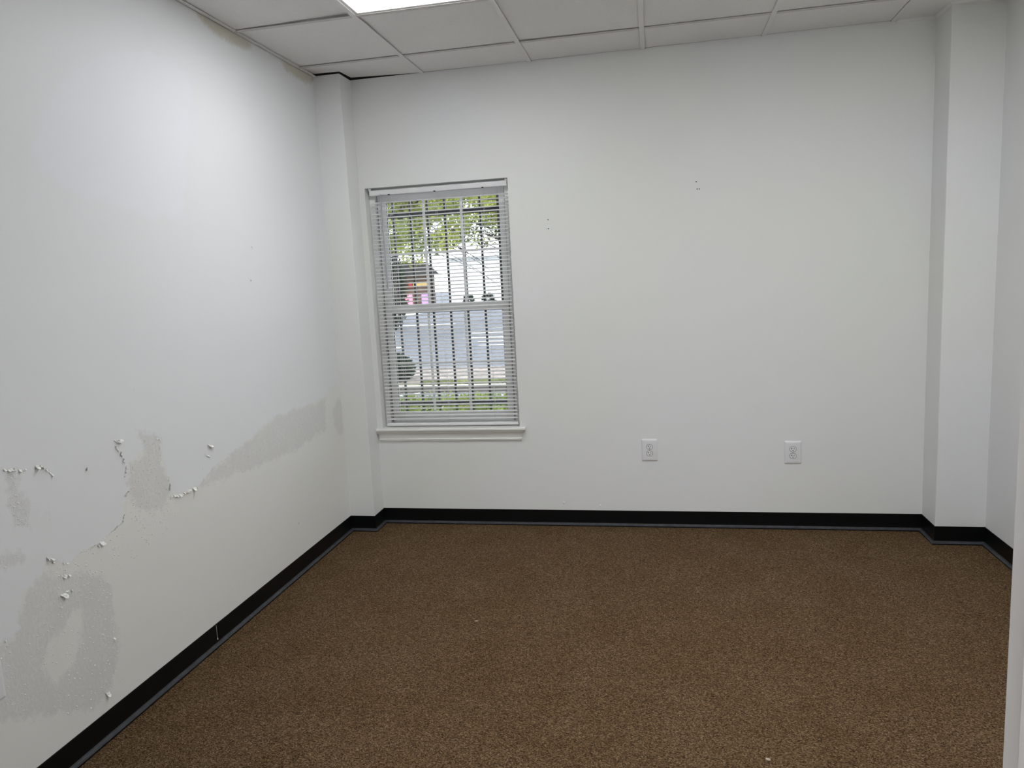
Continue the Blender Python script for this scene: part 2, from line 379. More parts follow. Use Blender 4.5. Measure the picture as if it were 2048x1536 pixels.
h = mth('ADD', h, mth('MULTIPLY', mth('MULTIPLY', scr_soft, n_speck.outputs['Fac']), 1.3))
h = mth('ADD', h, mth('MULTIPLY', scr, -.3))
b = N(nt, 'ShaderNodeBump', Strength=.6, Distance=.0012); nt.links.new(h, b.inputs['Height']); LK(nt, b, 'Normal', p, 'Normal')

# curled paint flakes along the edges of the lifted film: each its own piece
def flake_mesh(w, h, curl, seed):
    rr = random.Random(seed); v = []; f = []; nx, nyy = 4, 2
    jit = [[rr.uniform(-.22, .22) for _ in range(2)] for _ in range((nx+1)*(nyy+1))]
    for i in range(nx+1):
        for j in range(nyy+1):
            s = i/nx; t = j/nyy; q = jit[i*(nyy+1)+j]
            yy = (s-.5+q[0]/nx)*w; zz = -(t+q[1]/nyy*(t > 0))*h*(.55+.45*math.sin(math.pi*min(1, max(0, s+q[0]*.3))))
            xx = .0004 + curl*t*t*(.5+rr.random())
            v.append((xx, yy, zz))
    k = len(v); v += [(x+.0006, y, z) for x, y, z in v]
    for i in range(nx):
        for j in range(nyy):
            a = i*(nyy+1)+j; q = (a, a+1, a+nyy+2, a+nyy+1)
            f.append(q); f.append(tuple(k+x for x in reversed(q)))
    bd = [i*(nyy+1) for i in range(nx+1)] + [nx*(nyy+1)+j for j in range(1, nyy+1)] + [i*(nyy+1)+nyy for i in range(nx-1, -1, -1)] + [j for j in range(nyy-1, 0, -1)]
    for i in range(len(bd)):
        a, c = bd[i], bd[(i+1) % len(bd)]; f.append((a, c, c+k, a+k))
    me = bpy.data.meshes.new('paint_flake'); me.from_pydata(v, [], f); me.update(); me.materials.append(M['flake']); return me
FM = [flake_mesh(.016, .009, .006, 1), flake_mesh(.011, .008, .005, 2), flake_mesh(.022, .008, .007, 3), flake_mesh(.008, .007, .004, 4), flake_mesh(.014, .012, .009, 5)]
rf = random.Random(3)
def put_flake(y, z, sc, rot):
    o = bpy.data.objects.new('paint_flake', rf.choice(FM)); COL.objects.link(o); o.parent = wall_left
    o.location = (.0004, y, z); o.rotation_euler = (rot, 0, 0); o.scale = (sc, sc, sc)
for line in FLAKES:
    for a, c in zip(line[:-1], line[1:]):
        dy, dz = c[0]-a[0], c[1]-a[1]; ln = math.hypot(dy, dz); ang = math.atan2(dz, dy)
        k = max(1, int(ln/.009))
        for i in range(k):
            if k > 1 and rf.random() < .12: continue
            t = (i+rf.random()*.8)/k
            put_flake(a[0]+dy*t+rf.uniform(-.003, .003), a[1]+dz*t+rf.uniform(-.003, .003), rf.uniform(.40, .85), ang+rf.uniform(-.5, .5))
for y, z, s in ((-2.113, .661, 1.35), (-2.128, .657, 1.0), (-1.460, .838, 1.2), (-1.690, .697, 1.4), (-1.640, .697, 1.2), (-1.600, .697, 1.2),
                (-2.322, .980, 1.15), (-1.974, .978, 1.15), (-2.293, .558, 1.3), (-2.283, .612, 1.2), (-2.117, .320, 1.0), (-2.176, .153, 1.2)):
    put_flake(y, z, s, rf.uniform(-.5, .2))
MB().box(.0001, .0008, -.789, -.787, .259, .272).obj('scratch', M['screw'], wall_left)
# hundreds of grit-sized paint crumbs left on the scraped areas: one mass
mb = MB()
def crumb(y, z, r):
    n = len(mb.v); k = 5; h = r*.8
    mb.v += [(0.0002, y+r*math.cos(2*math.pi*i/k), z+r*rf.uniform(.6, 1.2)*math.sin(2*math.pi*i/k)) for i in range(k)] + [(h, y, z-r*.2)]
    mb.f += [(n+i, n+(i+1) % k, n+k) for i in range(k)]
areas = [(SCRAPE[0], 260), (SCRAPE[3], 520), (SCRAPE[1], 120), (SCRAPE[5], 90), (SCRAPE[4], 30)]
areas.append(([(-2.36, .655), (-1.99, .66), (-1.75, .70), (-1.70, .60), (-1.95, .55), (-2.13, .50)], 150))
areas.append(([(-1.98, .72), (-1.75, .74), (-1.68, .62), (-1.90, .60)], 120))
areas.append(([(-2.20, .60), (-2.10, .55), (-2.10, .16), (-2.17, .14), (-2.19, .40)], 170))
for pl, cnt in areas:
    a = np.array(pl); lo, hi = a.min(0), a.max(0)
    q = RNG.uniform(lo, hi, (cnt*3, 2)); q = q[inside(q, pl)][:cnt]
    for y, z in q: crumb(float(y), float(z), rf.choice([.0009, .0012, .0016, .002, .0026, .0034]))
o = mb.obj('paint_crumbs', M['crumb'], wall_left); o['kind'] = 'stuff'

# ================================================================ OTHER WALLS
mb = MB(); Y1 = .16
ZT = ZC+.0025
mb.box(0, WX0, 0, Y1, 0, ZT).box(WX1, RW+.14, 0, Y1, 0, ZT).box(WX0, WX1, 0, Y1, WZ1, ZT).box(WX0, WX1, 0, Y1, 0, WZ0-.02)
wall_back = struct(mb.obj('wall_back', M['wall']), 'white back wall with the window and two outlets')
MB().box(-.012, PLx, -PLd, .010, 0.0, ZT).obj('pilaster', M['wall'], wall_back, bevel=.003)
MB().box(PRx, RW+.012, -PRd, .010, 0.0, ZC+.03).obj('pilaster', M['wall'], wall_back, bevel=.003)
MB().box(-.14, RW+.14, .004, Y1, ZT, 2.95).box(-.012, PLx-.004, -PLd+.004, .004, ZT, 2.95).box(PRx+.004, RW+.012, -PRd+.004, .004, ZT, 2.95).obj('unpainted_wall', M['dark'], wall_back)
struct(MB().box(RW, RW+.14, YF-.14, 0, 0, 2.95).obj('wall_right', M['wall']), 'white right wall')
mb = MB().box(0, DX0-.03, YH, YF, 0, 2.95).box(DX1+.03, RW, YH, YF, 0, 2.95).box(DX0-.03, DX1+.03, YH, YF, DZ+.03, 2.95)
struct(mb.obj('wall_front', M['wall']), 'white front wall with the doorway the view looks through')
# nail holes and blobs on the back wall
def hole(x, z, r):
    n = 8; v = [(x+r*math.cos(2*math.pi*i/n), -.0006, z+r*math.sin(2*math.pi*i/n)) for i in range(n)]
    w2 = [(a, .0, c) for a, _, c in v]
    MB().rings([v, w2]).obj('nail_hole', M['slot'], wall_back)
for x, z, r in ((2.0654, 1.9234, .0034), (2.0695, 1.8852, .0032), (2.0805, 1.8846, .0032), (1.2579, 1.7764, .0032), (1.2574, 1.7271, .0034), (1.247, 1.727, .0016)):
    hole(x, z, r)
def blob(x, z, r):
    rings = []
    for k in range(4):
        a = k*math.pi/6.2; rings.append([(x+r*math.cos(a)*math.cos(2*math.pi*i/8), -r*.55*math.sin(a)-.0001, z+r*math.cos(a)*math.sin(2*math.pi*i/8)) for i in range(8)])
    MB().rings(rings).obj('paint_blob', M['wall'], wall_back, smooth=True)
blob(1.2804, .1365, .008); blob(1.4917, .122, .006)

# floor and hall beyond the doorway
struct(MB().box(-.14, RW+.14, -6.0, .02, -.06, 0).obj('floor', M['carpet']), 'brown flecked loop-pile carpet')
mb = MB().box(-.14, RW+.14, -6.14, -6.0, 0, 2.95)
struct(mb.obj('wall_hall_back', M['wall']), 'white hall wall behind the view')
struct(MB().box(-.14, 0, -6.0, YF-.14, 0, 2.95).obj('wall_hall_left', M['wall']), 'white hall side wall')
struct(MB().box(RW, RW+.14, -6.0, YF-.14, 0, 2.95).obj('wall_hall_right', M['wall']), 'white hall side wall')

# steel door frame the view passes through
door = struct(empty('door_1', (DX1, YF, 0)), 'white painted door frame at the right edge, no leaf in view')
def jamb(x, s):
    mb = MB()      # s = +1: opening lies on the -x side
    prof = [(0, YF), (0, YF-.045), (-.014*s, YF-.050), (-.014*s, YF-.090), (0, YF-.095), (0, YH), (.05*s, YH-.004), (.05*s, YH), (.03*s, YH), (.03*s, YF), (.05*s, YF), (.05*s, YF+.004), (0.0, YF+.004)]
    mb.rings([[(x+a, b, 0) for a, b in prof], [(x+a, b, DZ) for a, b in prof]]).obj('jamb', M['jamb'], door, bevel=.0015)
jamb(DX1, 1); jamb(DX0, -1)
MB().box(DX0-.05, DX1+.05, YH-.004, YF+.004, DZ, DZ+.03).obj('head', M['jamb'], door, bevel=.0015)

# ================================================================ BASEBOARDS (black rubber cove base)
prof = [(.0002, HB), (.0030, HB), (.0036, HB-.002), (.0036, .022), (.0044, .0165), (.0068, .0110), (.0105, .0082), (.0172, .0058), (.0178, .0002), (.0002, .0002)]
pth = [Vector(q) for q in ((RW, YF), (RW, -PRd), (PRx, -PRd), (PRx, 0), (PLx, 0), (PLx, -PLd), (0, -PLd), (0, YF))]
rings = []
for i, q in enumerate(pth):
    d0 = (q-pth[i-1]).normalized() if i else (pth[1]-q).normalized()
    d1 = (pth[i+1]-q).normalized() if i < len(pth)-1 else d0
    n0 = Vector((-d0.y, d0.x)); n1 = Vector((-d1.y, d1.x)); nn = (n0+n1).normalized(); k = 1/nn.dot(n0)
    rings.append([(q.x+nn.x*k*a, q.y+nn.y*k*a, z) for a, z in prof])
struct(MB().rings(rings[0:2]).obj('baseboard_right', M['rubber']), 'black rubber cove base along the right wall')
bb = struct(MB().rings(rings[1:7]).obj('baseboard_back', M['rubber']), 'black rubber cove base along the back wall and pilasters')
bl = struct(MB().rings(rings[6:8]).obj('baseboard_left', M['rubber']), 'black rubber cove base along the left wall')
for o in (bb, bl, bpy.data.objects['baseboard_right']):      # paler grey paints the ceiling-light highlight onto the upturned toe
    o.data.materials.append(M['toe_highlight'])
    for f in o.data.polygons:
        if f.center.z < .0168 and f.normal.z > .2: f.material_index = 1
MB().tube([(.0040, -1.564, HB-.004), (.0042, -1.5645, .055), (.0044, -1.565, .032)], .0007, 5).obj('paint_drip', M['flake'], bl)
MB().tube([(.0046, -1.565, .034), (.0048, -1.565, .027)], .0016, 6, .0024).obj('paint_drip', M['flake'], bl)

# ================================================================ CEILING: tiles in an exposed grid
ceil = struct(empty('ceiling', (RW/2, YF/2, ZC)), 'suspended ceiling of white lay-in tiles')
GT = .0125
xc = [0]+[TX+k*T for k in range(5)]+[RW]
yc = [0]+[LY-k*T for k in range(6)]+[YF]
def tee(name, x0, x1, y0, y1):
    MB().box(x0, x1, y0, y1, ZC-.0045, ZC-.0015).obj(name, M['grid_cross' if name == 'cross_tee' else 'grid'], ceil, bevel=.0006, seg=1)
for x in xc[1:-1]:
    tee('main_tee', x-.0120, x+.0120, YF+.02, -.004)
LIGHTS = {(1, 2): 1, (4, 3): 1, (4, 4): 1}
rt = random.Random(5)
LIFT = {(0, 2): (0, .010, 0, 0), (2, 1): (.004, 0, 0, 0), (1, 1): (0, 0, .003, .006), (0, 0): (0, 0, 0, 0)}   # corner lifts: back-left, back-right, front-right, front-left
for i in range(len(xc)-1):
    for j in range(len(yc)-1):
        xa, xb = xc[i], xc[i+1]; yb, ya = yc[j], yc[j+1]
        if j < len(yc)-2 and not ((i, j) in LIGHTS and (i, j+1) in LIGHTS):
            x0 = xa+(.0135 if i else .012); x1 = xb-(.0135 if i < len(xc)-2 else .012)
            tee('cross_tee', x0, x1, ya-.0115, ya+.0115)
        if (i, j) in LIGHTS: continue
        g = .004
        x0, x1, y0, y1 = xa+g, xb-g, ya+g, yb-g
        if i == 0: x0 = .010
        if j == 0: y1 = -.006
        mb = MB(); Z = ZC+.0005
        if i == 0 and j == 0:
            pl_ = [(x0, y0), (x1, y0), (x1, y1), (PLx+.006, y1), (PLx+.006, -PLd-.010), (x0, -PLd-.010)]
            lf = lambda a, b_: .020*max(0, 1-a/x1)*(b_-y0)/(y1-y0)
            mb.rings([[(a, b_, Z+k+lf(a, b_)) for a, b_ in pl_] for k in (0, .015)])
        elif i == len(xc)-2 and j == 0:
            pl_ = [(x0, y0), (x1, y0), (x1, -PRd-.002), (PRx-.002, -PRd-.002), (PRx-.002, y1), (x0, y1)]
            mb.rings([[(a, b_, Z+k) for a, b_ in pl_] for k in (0, .015)])
        else:
            mb.box(x0, x1, y0, y1, Z, Z+.015)
            bl_, br_, fr_, fl_ = LIFT.get((i, j), (0, 0, 0, 0)); q = [rt.uniform(0, .0012) for _ in range(4)]
            ad = [fl_+q[0], fr_+q[1], br_+q[2], bl_+q[3]]*2
            mb.v = [(a, b_, c+ad[k]) for k, (a, b_, c) in enumerate(mb.v)]
        mb.obj('ceiling_tile', M['tile'], ceil, bevel=.0012, seg=1)
MB().box(0.0005, .022, YF, -PLd-.002, ZC-.004, ZC-.002).box(.0005, .0025, YF, -PLd-.002, ZC-.004, ZC+.02).obj('wall_angle', M['grid'], ceil)
MB().box(RW-.022, RW-.0005, YF, -PRd-.002, ZC-.004, ZC-.002).box(RW-.0025, RW-.0005, YF, -PRd-.002, ZC-.004, ZC+.02).obj('wall_angle', M['grid'], ceil)
MB().box(0, RW, YF, YF+.022, ZC-.004, ZC-.002).obj('wall_angle', M['grid'], ceil)
MB().box(-.14, RW+.14, -6.14, .16, 2.95, 3.05).obj('deck', M['dark'], ceil)
struct(MB().box(0, RW, -6.0, YH, ZC, ZC+.02).obj('ceiling_hall', M['tile']), 'hall ceiling behind the view')

struct(path_extrude([(RW, -PRd), (PRx, -PRd), (PRx, 0), (3.035, 0)], [(-.001, ZC-.014), (.006, ZC-.009), (.011, ZC-.003), (.012, ZC+.001), (-.001, ZC+.001)], 'trim_1', M['wall']), 'caulked strip where the ceiling meets the right corner')

def troffer(x0, x1, y0, y1, label):
    t = tag(empty('ceiling_light', ((x0+x1)/2, (y0+y1)/2, ZC)), label, 'ceiling light', 'recessed ceiling lights')
    a, b_, c, d = x0+.012, x1-.012, y0+.012, y1-.012; fw = .016
    mb = MB()
    for q in ((a, b_, c, c+fw), (a, b_, d-fw, d), (a, a+fw, c+fw, d-fw), (b_-fw, b_, c+fw, d-fw)):
        mb.box(*q, ZC-.0015, ZC+.012)
    mb.obj('frame', M['grid'], t, bevel=.001, seg=1)
    MB().box(a+fw, b_-fw, c+fw, d-fw, ZC+.002, ZC+.005).obj('lens', M['lens'], t)
    mb = MB().box(a, b_, c, d, ZC+.10, ZC+.104)
    mb.box(a, b_, c, c+.003, ZC+.013, ZC+.10).box(a, b_, d-.003, d, ZC+.013, ZC+.10).box(a, a+.003, c+.003, d-.003, ZC+.013, ZC+.10).box(b_-.003, b_, c+.003, d-.003, ZC+.013, ZC+.10)
    mb.obj('housing', M['grid'], t)
    return t
troffer(TX, TX+T, LY-2*T, LY-T, 'lit white recessed light panel at the top edge near the left wall')
troffer(TX+3*T, TX+4*T, LY-4*T, LY-2*T, 'lit recessed light panel out of view by the right wall')
hl = bpy.data.lights.new('hall_lamp', 'AREA'); hl.shape = 'RECTANGLE'; hl.size = .6; hl.size_y = 1.2; hl.energy = HALL_WATTS; hl.color = (1, .99, .97)
ho = bpy.data.objects.new('hall_lamp', hl); COL.objects.link(ho); ho.location = (1.7, -5.2, ZC-.03)

# ================================================================ WINDOW
win = struct(empty('window_1', ((WX0+WX1)/2, .11, WZ0)), 'white double-hung window with grilles behind the blind')
fx0, fx1, fz0, fz1 = WX0+.001, WX1-.001, WZ0-.019, WZ1-.001
FW = .034
mb = MB()
mb.box(fx0, fx0+FW, .062, .158, fz0, fz1).box(fx1-FW, fx1, .062, .158, fz0, fz1)
mb.box(fx0+FW, fx1-FW, .062, .158, fz1-.030, fz1).box(fx0+FW, fx1-FW, .062, .158, fz0, fz0+.040)
mb.obj('frame', M['vinyl'], win, bevel=.002)
for x in (fx0+FW+.003, fx1-FW-.007):   # balance tracks either side
    MB().box(x+.001, x+.003, .082, .0879, fz0+.042, fz1-.032).obj('track', M['groove'], win)
for x0_, x1_ in ((fx0+FW, fx0+FW+.0085), (fx1-FW-.0085, fx1-FW)):
    MB().box(x0_, x1_, .088, .156, fz0+.041, fz1-.031).obj('jamb_liner', M['vinyl'], win)
def sash(name, y0, y1, z0, z1, st, rb, rt_):
    x0, x1 = fx0+FW+.009, fx1-FW-.009
    mb = MB().box(x0, x0+st, y0, y1, z0, z1).box(x1-st, x1, y0, y1, z0, z1)
    mb.box(x0+st, x1-st, y0, y1, z0, z0+rb).box(x0+st, x1-st, y0, y1, z1-rt_, z1)
    s = mb.obj(name, M['vinyl'], win, bevel=.0025)
    gx0, gx1, g0, g1 = x0+st, x1-st, z0+rb, z1-rt_; ym = (y0+y1)/2
    MB().box(gx0+.0005, gx1-.0005, ym-.002, ym+.002, g0+.0005, g1-.0005).obj('pane', M['glass'], s)
    mw = .0075
    for k in (1, 2):
        xm = gx0+(gx1-gx0)*k/3
        MB().box(xm-mw, xm+mw, ym-.009, ym-.0025, g0, g1).obj('muntin', M['vinyl'], s, bevel=.001, seg=1)
    zm = (g0+g1)/2
    MB().box(gx0, gx1, ym-.010, ym-.0025, zm-mw, zm+mw).obj('muntin', M['vinyl'], s, bevel=.001, seg=1)
    mb = MB(); e = .003
    mb.box(gx0, gx0+e, ym-.006, ym-.001, g0, g1).box(gx1-e, gx1, ym-.006, ym-.001, g0, g1).box(gx0, gx1, ym-.006, ym-.001, g1-e, g1).box(gx0, gx1, ym-.006, ym-.001, g0, g0+e)
    mb.obj('gasket', M['gasket'], s)
    return s, (x0, x1)
up, _ = sash('upper_sash', .116, .146, 1.283, fz1-.032, .036, .045, .038)
lo, _ = sash('lower_sash', .078, .108, fz0+.042, 1.337, .040, .058, .050)
MB().box(.56, .66, .066, .078, 1.300, 1.312).box(.585, .635, .060, .078, 1.312, 1.318).obj('sash_lock', M['vinyl'], lo, bevel=.002)
# stool with horns, nosed front
z1 = WZ0+.0015; z0 = z1-.0195
def nose(y):
    return [(y, z0), (y-.004, z0+.001), (y-.007, z0+.005), (y-.008, z0+.010), (y-.007, z0+.015), (y-.004, z0+.0185), (y, z1)]
mb = MB(); pr = nose(-.026)+[(-.0005, z1), (-.0005, z0)]
mb.rings([[(1.0745, a, b) for a, b in pr], [(PLx+.0005, a, b) for a, b in pr]])
mb.box(WX0+.0005, WX1-.0005, -.0005, .0615, z0, z1)
mb.obj('stool', M['trim'], win, bevel=.0008, seg=1)
# moulded apron below, returned ends
ap = [(.0005, z0-.0003), (.0250, z0-.0003), (.0248, z0-.006), (.0215, z0-.011), (.0165, z0-.017), (.0130, z0-.026), (.0112, z0-.036), (.0105, z0-.045), (.0128, z0-.048), (.0132, z0-.052), (.0100, z0-.0545), (.0100, z0-.059), (.0065, z0-.062), (.0005, z0-.062)]
MB().rings([[(1.040+o*.9, -o, z) for o, z in ap], [(PLx+.0225-o*.85, -o, z) for o, z in ap]]).obj('apron', M['trim'], win, smooth=False)

# ================================================================ MINI BLIND
BX0, BX1, BY = .2075, 1.0285, .0325
bd = tag(empty('window_blind', ((BX0+BX1)/2, BY, WZ1-.01)), 'white horizontal mini blind lowered with open slats, hung in the window recess', 'blind')
mb = MB()
hz1 = WZ1-.012; hz0 = hz1-.030
mb.rings([[(x, BY-.0135, hz0), (x, BY-.0150, hz0+.004), (x, BY-.0150, hz1-.004), (x, BY-.0120, hz1), (x, BY+.0125, hz1), (x, BY+.0125, hz0)] for x in (BX0, BX1)])
mb.obj('headrail', M['rail'], bd, bevel=.001, seg=1)
for x in (BX0+.004, BX1-.004):
    MB().box(x-.0075, x+.0075, BY-.016, BY+.014, hz1-.001, WZ1-.0005).obj('bracket', M['rail'], bd)
for x in (.327, .604, .888):
    MB().box(x-.006, x+.006, BY-.0152, BY-.012, hz0-.0025, hz0+.0035).obj('cord_guide', M['slot'], bd)
SW, CR, TILT = .0254, .0058, math.radians(2.0)
def slat_mesh():
    v = []; f = []; k = 6
    for x in (BX0+.002, BX1-.002):
        for t in (0, .0011):
            for i in range(k+1):
                s = -1+2*i/k; yy = s*SW/2; zz = CR*(1-s*s)-CR*.5+t
                v.append((x, BY+yy*math.cos(TILT)-zz*math.sin(TILT), yy*math.sin(TILT)+zz*math.cos(TILT)))
    m1 = k+1
    for i in range(k):
        f.append((i, i+1, 2*m1+i+1, 2*m1+i)); f.append((m1+i, 3*m1+i, 3*m1+i+1, m1+i+1))
    f.append((0, 2*m1, 3*m1, m1)); f.append((k, m1+k, 3*m1+k, 2*m1+k))
    for b0 in (0, 2*m1): f.append(tuple(b0+i for i in range(m1))+tuple(b0+m1+i for i in reversed(range(m1))))
    me = bpy.data.meshes.new('slat'); me.from_pydata(v, [], f); me.update(); me.materials.append(M['slat']); return me
sm = slat_mesh()
rs = random.Random(4)
for j in range(-14, 47):
    z = 1.6375-.0215*j
    o = bpy.data.objects.new('slat', sm); COL.objects.link(o); attach(o, bd)
    o.location = (0, 0, z); o.rotation_euler = (0, rs.uniform(-.0006, .0006), 0)
mb = MB(); bz0, bz1 = WZ0+.0095, WZ0+.0255
mb.rings([[(x, BY-.0125, bz0), (x, BY-.0130, bz0+.004), (x, BY-.0130, bz1-.003), (x, BY-.010, bz1), (x, BY+.010, bz1+.0005), (x, BY+.0125, bz1-.003), (x, BY+.0125, bz0)] for x in (BX0+.002, BX1-.002)])
mb.obj('bottom_rail', M['rail'], bd, bevel=.0008, seg=1)
for x in (.327, .604, .888):
    mb = MB()
    mb.tube([(x, BY-.0135, hz0), (x, BY-.0135, bz0+.002)], .0007, 4).tube([(x, BY+.0135, hz0), (x, BY+.0135, bz0+.002)], .0007, 4)
    mb.obj('ladder_cord', M['cord'], bd)
    MB().box(x-.005, x+.005, BY-.0142, BY-.0125, bz0-.001, bz0+.008).obj('cord_button', M['cord'], bd, bevel=.001, seg=1)
wd = MB().tube([(.2800, .0105, hz0+.004), (.2802, .0100, hz0-.02), (.2814, .0100, 1.440)], .0042, 6).obj('tilt_wand', M['wand'], bd)
MB().tube([(.2800, .0120, hz0+.006), (.2800, .0105, hz0-.012)], .0025, 6).obj('wand_hook', M['cord'], wd)

# ================================================================ SECURITY BARS OUTSIDE
gr = tag(empty('security_grille', (.62, .30, .55)), 'black vertical security bars mounted outside the window', 'security bars')
for k in range(-1, 9):
    x = .244+.1115*k
    MB().box(x-.0064, x+.0064, .2936, .3064, .50, 2.16).obj('bar', M['metal_bar'], gr)
for z in (1.885, .693):
    MB().box(.06, 1.18, .3066, .3126, z-.016, z+.016).obj('crossbar', M['metal_bar'], gr)
for x in (.10, 1.15):
    for z in (1.885, .693): MB().box(x-.012, x+.012, .1602, .3064, z-.012, z+.012).obj('bracket', M['metal_bar'], gr)

# ================================================================ OUTLETS
def rounded(w_, h_, r, n=5):
    q = []
    for cx, cz, a0 in ((w_/2-r, h_/2-r, 0), (-w_/2+r, h_/2-r, 90), (-w_/2+r, -h_/2+r, 180), (w_/2-r, -h_/2+r, 270)):
        for i in range(n): a = math.radians(a0+90*i/(n-1)); q.append((cx+r*math.cos(a), cz+r*math.sin(a)))
    return q
def outlet(label):
    """built facing -y around its own origin at the wall"""
    t = empty('wall_outlet'); tag(t, label, 'outlet', 'duplex outlets on the walls')
    W_, H_ = .0905, .1290
    rings = []
    for ins, d in ((0, .0002), (0, .0018), (.0012, .0034), (.0042, .0055), (.0085, .0067), (.0140, .0071)):
        rings.append([(a, -d, b) for a, b in rounded(W_-2*ins, H_-2*ins, max(.0015, .005-ins*.2))])
    pl = MB().rings(rings).obj('cover_plate', M['plate'], t, smooth=True)
    for s in (1, -1):
        cz = s*.0192
        def rnd(r, cut, d, n=20):
            out = []
            for i in range(n):
                a = 2*math.pi*i/n; out.append((r*math.cos(a), -d, cz+max(-cut, min(cut, r*math.sin(a)))))
            return out
        MB().rings([rnd(.0186, .0159, .0060), rnd(.0186, .0159, .0074)]).obj('opening', M['gasket'], t)
        r_ = MB().rings([rnd(.0169, .0141, .0060), rnd(.0169, .0141, .0085), rnd(.0162, .0134, .0092)]).obj('receptacle', M['plate'], t)
        mb = MB().box(-.0075, -.0049, -.0095, -.0080, cz+.0005, cz+.0080).box(-.0104, -.0075, -.0095, -.0080, cz+.0030, cz+.0056)
        mb.obj('blade_slot', M['slot'], r_); MB().box(.0049, .0072, -.0095, -.0080, cz+.0008, cz+.0075).obj('blade_slot', M['slot'], r_)
        MB().rings([[(.0027*math.cos(2*math.pi*i/10), -d, cz-.0068+.0027*math.sin(2*math.pi*i/10)) for i in range(10)] for d in (.0080, .0095)]).obj('ground_hole', M['slot'], r_)
    MB().rings([[(q*math.cos(2*math.pi*i/10), -d, q*math.sin(2*math.pi*i/10)) for i in range(10)] for q, d in ((.0032, .0060), (.0032, .0072), (.0020, .0078))]).obj('screw', M['screw'], t)
    return t
def copy_tree(o, parent=None):
    c = o.copy(); COL.objects.link(c)
    if parent: c.parent = parent
    for ch in list(o.children): copy_tree(ch, c)
    return c
o1 = outlet('white outlet on the back wall, the one nearer the window')
o2 = copy_tree(o1); o3 = copy_tree(o1)
o2['label'] = 'white outlet on the back wall nearer the right corner'
o3['label'] = 'white outlet on the left wall below the peeling paint, cut by the frame'
o1.location = (1.7852, 0, .4545); o2.location = (2.5597, 0, .4375)
o3.location = (0, -2.585, .424); o3.rotation_euler = (0, 0, math.radians(90))

# bits of paint on the carpet
def chip(loc, L_, W_, rot, label):
    rr = random.Random(L_); n = 7
    ring = [(L_/2*math.cos(2*math.pi*i/n)*rr.uniform(.8, 1.1), W_/2*math.sin(2*math.pi*i/n)*rr.uniform(.8, 1.1)) for i in range(n)]
    mb = MB().rings([[(a, b, .0015) for a, b in ring], [(a, b, .0035+.0015*abs(a/L_)) for a, b in ring]])
    o = mb.obj('paint_chip', plain('chip_paint', (.47, .40, .33), .7, .2)); o.location = loc; o.rotation_euler = (0, 0, rot)
    tag(o, label, 'paint chip', 'paint chips on the carpet')
chip((2.1416, -2.0515, 0), .017, .010, -.5, 'cream paint chip on the brown carpet near the camera')
chip((1.0472, -1.2548, 0), .016, .007, .25, 'small pale paint chip mid carpet in front of the window')

# ================================================================ OUTSIDE
def leaves(name, pts, size, mat, parent=None, flat=.0, seed=1):
    r = np.random.default_rng(seed); n = len(pts)
    a = r.normal(size=(n, 3)); a[:, 2] *= (1-flat); a /= np.linalg.norm(a, axis=1)[:, None]
    b = np.cross(a, r.normal(size=(n, 3))); b /= np.linalg.norm(b, axis=1)[:, None]
    s = size*r.uniform(.6, 1.3, (n, 1))
    v = np.stack([pts-a*s, pts+b*s*.45, pts+a*s, pts-b*s*.45], 1).reshape(-1, 3)
    me = bpy.data.meshes.new(name); me.from_pydata(v.tolist(), [], np.arange(4*n).reshape(-1, 4).tolist()); me.update(); me.materials.append(mat)
    o = bpy.data.objects.new(name, me); COL.objects.link(o)
    if parent: attach(o, parent)
    return o
def ball(c, r3, n, seed, inner=.2):
    r = np.random.default_rng(seed); d = r.normal(size=(n, 3)); d /= np.linalg.norm(d, axis=1)[:, None]
    return np.array(c)+d*(r.uniform(inner, 1, (n, 1))**.5)*np.array(r3)
def clumps(c, r3, k, m, cr, seed):
    r = np.random.default_rng(seed); cs = ball(c, r3, k, seed+50, .05)
    return np.concatenate([ball(q, (cr*f, cr*f, cr*.7*f), m, seed+100+i) for i, (q, f) in enumerate(zip(cs, r.uniform(.6, 1.2, k)))])
# ground pieces
def slab(name, x0, x1, y0, y1, z0, z1, mat, label):
    o = MB().box(x0, x1, y0, y1, z0, z1).obj(name, mat); struct(o, label); return o
slab('ground', -40, 25, .16, 2.6, GZ-.2, GZ, M['soil'], 'bare soil bed under the hedge outside')
slab('pavement', -40, 25, 2.6, 7.38, GZ-.2, GZ, M['drive'], 'pale asphalt drive outside the window')
cb = MB().box(-40, 25, 7.38, 7.46, GZ-.2, GZ+.10).obj('curb', M['curbside'], bevel=.01); struct(cb, 'dark concrete curb beyond the drive')
MB().box(-40, 25, 7.379, 7.462, GZ+.095, GZ+.117).obj('cap', M['curb'], cb, bevel=.005)
slab('terrain', -40, 25, 7.46, 7.90, GZ-.2, GZ+.10, M['soil'], 'grass strip ground behind the curb')
slab('terrain', -40, 25, 7.90, 10.05, GZ-.2, GZ+.09, M['mulch'], 'pale brown gravel strip between lawn and road')
slab('road', -60, 40, 10.05, 120, GZ-.2, GZ, M['asphalt'], 'wide blue grey asphalt road and car park')
slab('pavement', -30, -11.85, 31.0, 40.9, GZ, GZ+.03, M['line'], 'sunlit pale pavement in front of the shop')
rg = np.random.default_rng(2)
n = 14000
gp = np.stack([rg.uniform(-2.1, 1.6, n), rg.uniform(7.48, 7.88, n), np.full(n, GZ+.125)], 1)
tag(leaves('grass', gp, .035, M['grass'], flat=-1.5, seed=3), 'strip of pale green grass behind the curb', 'grass', kind='stuff')
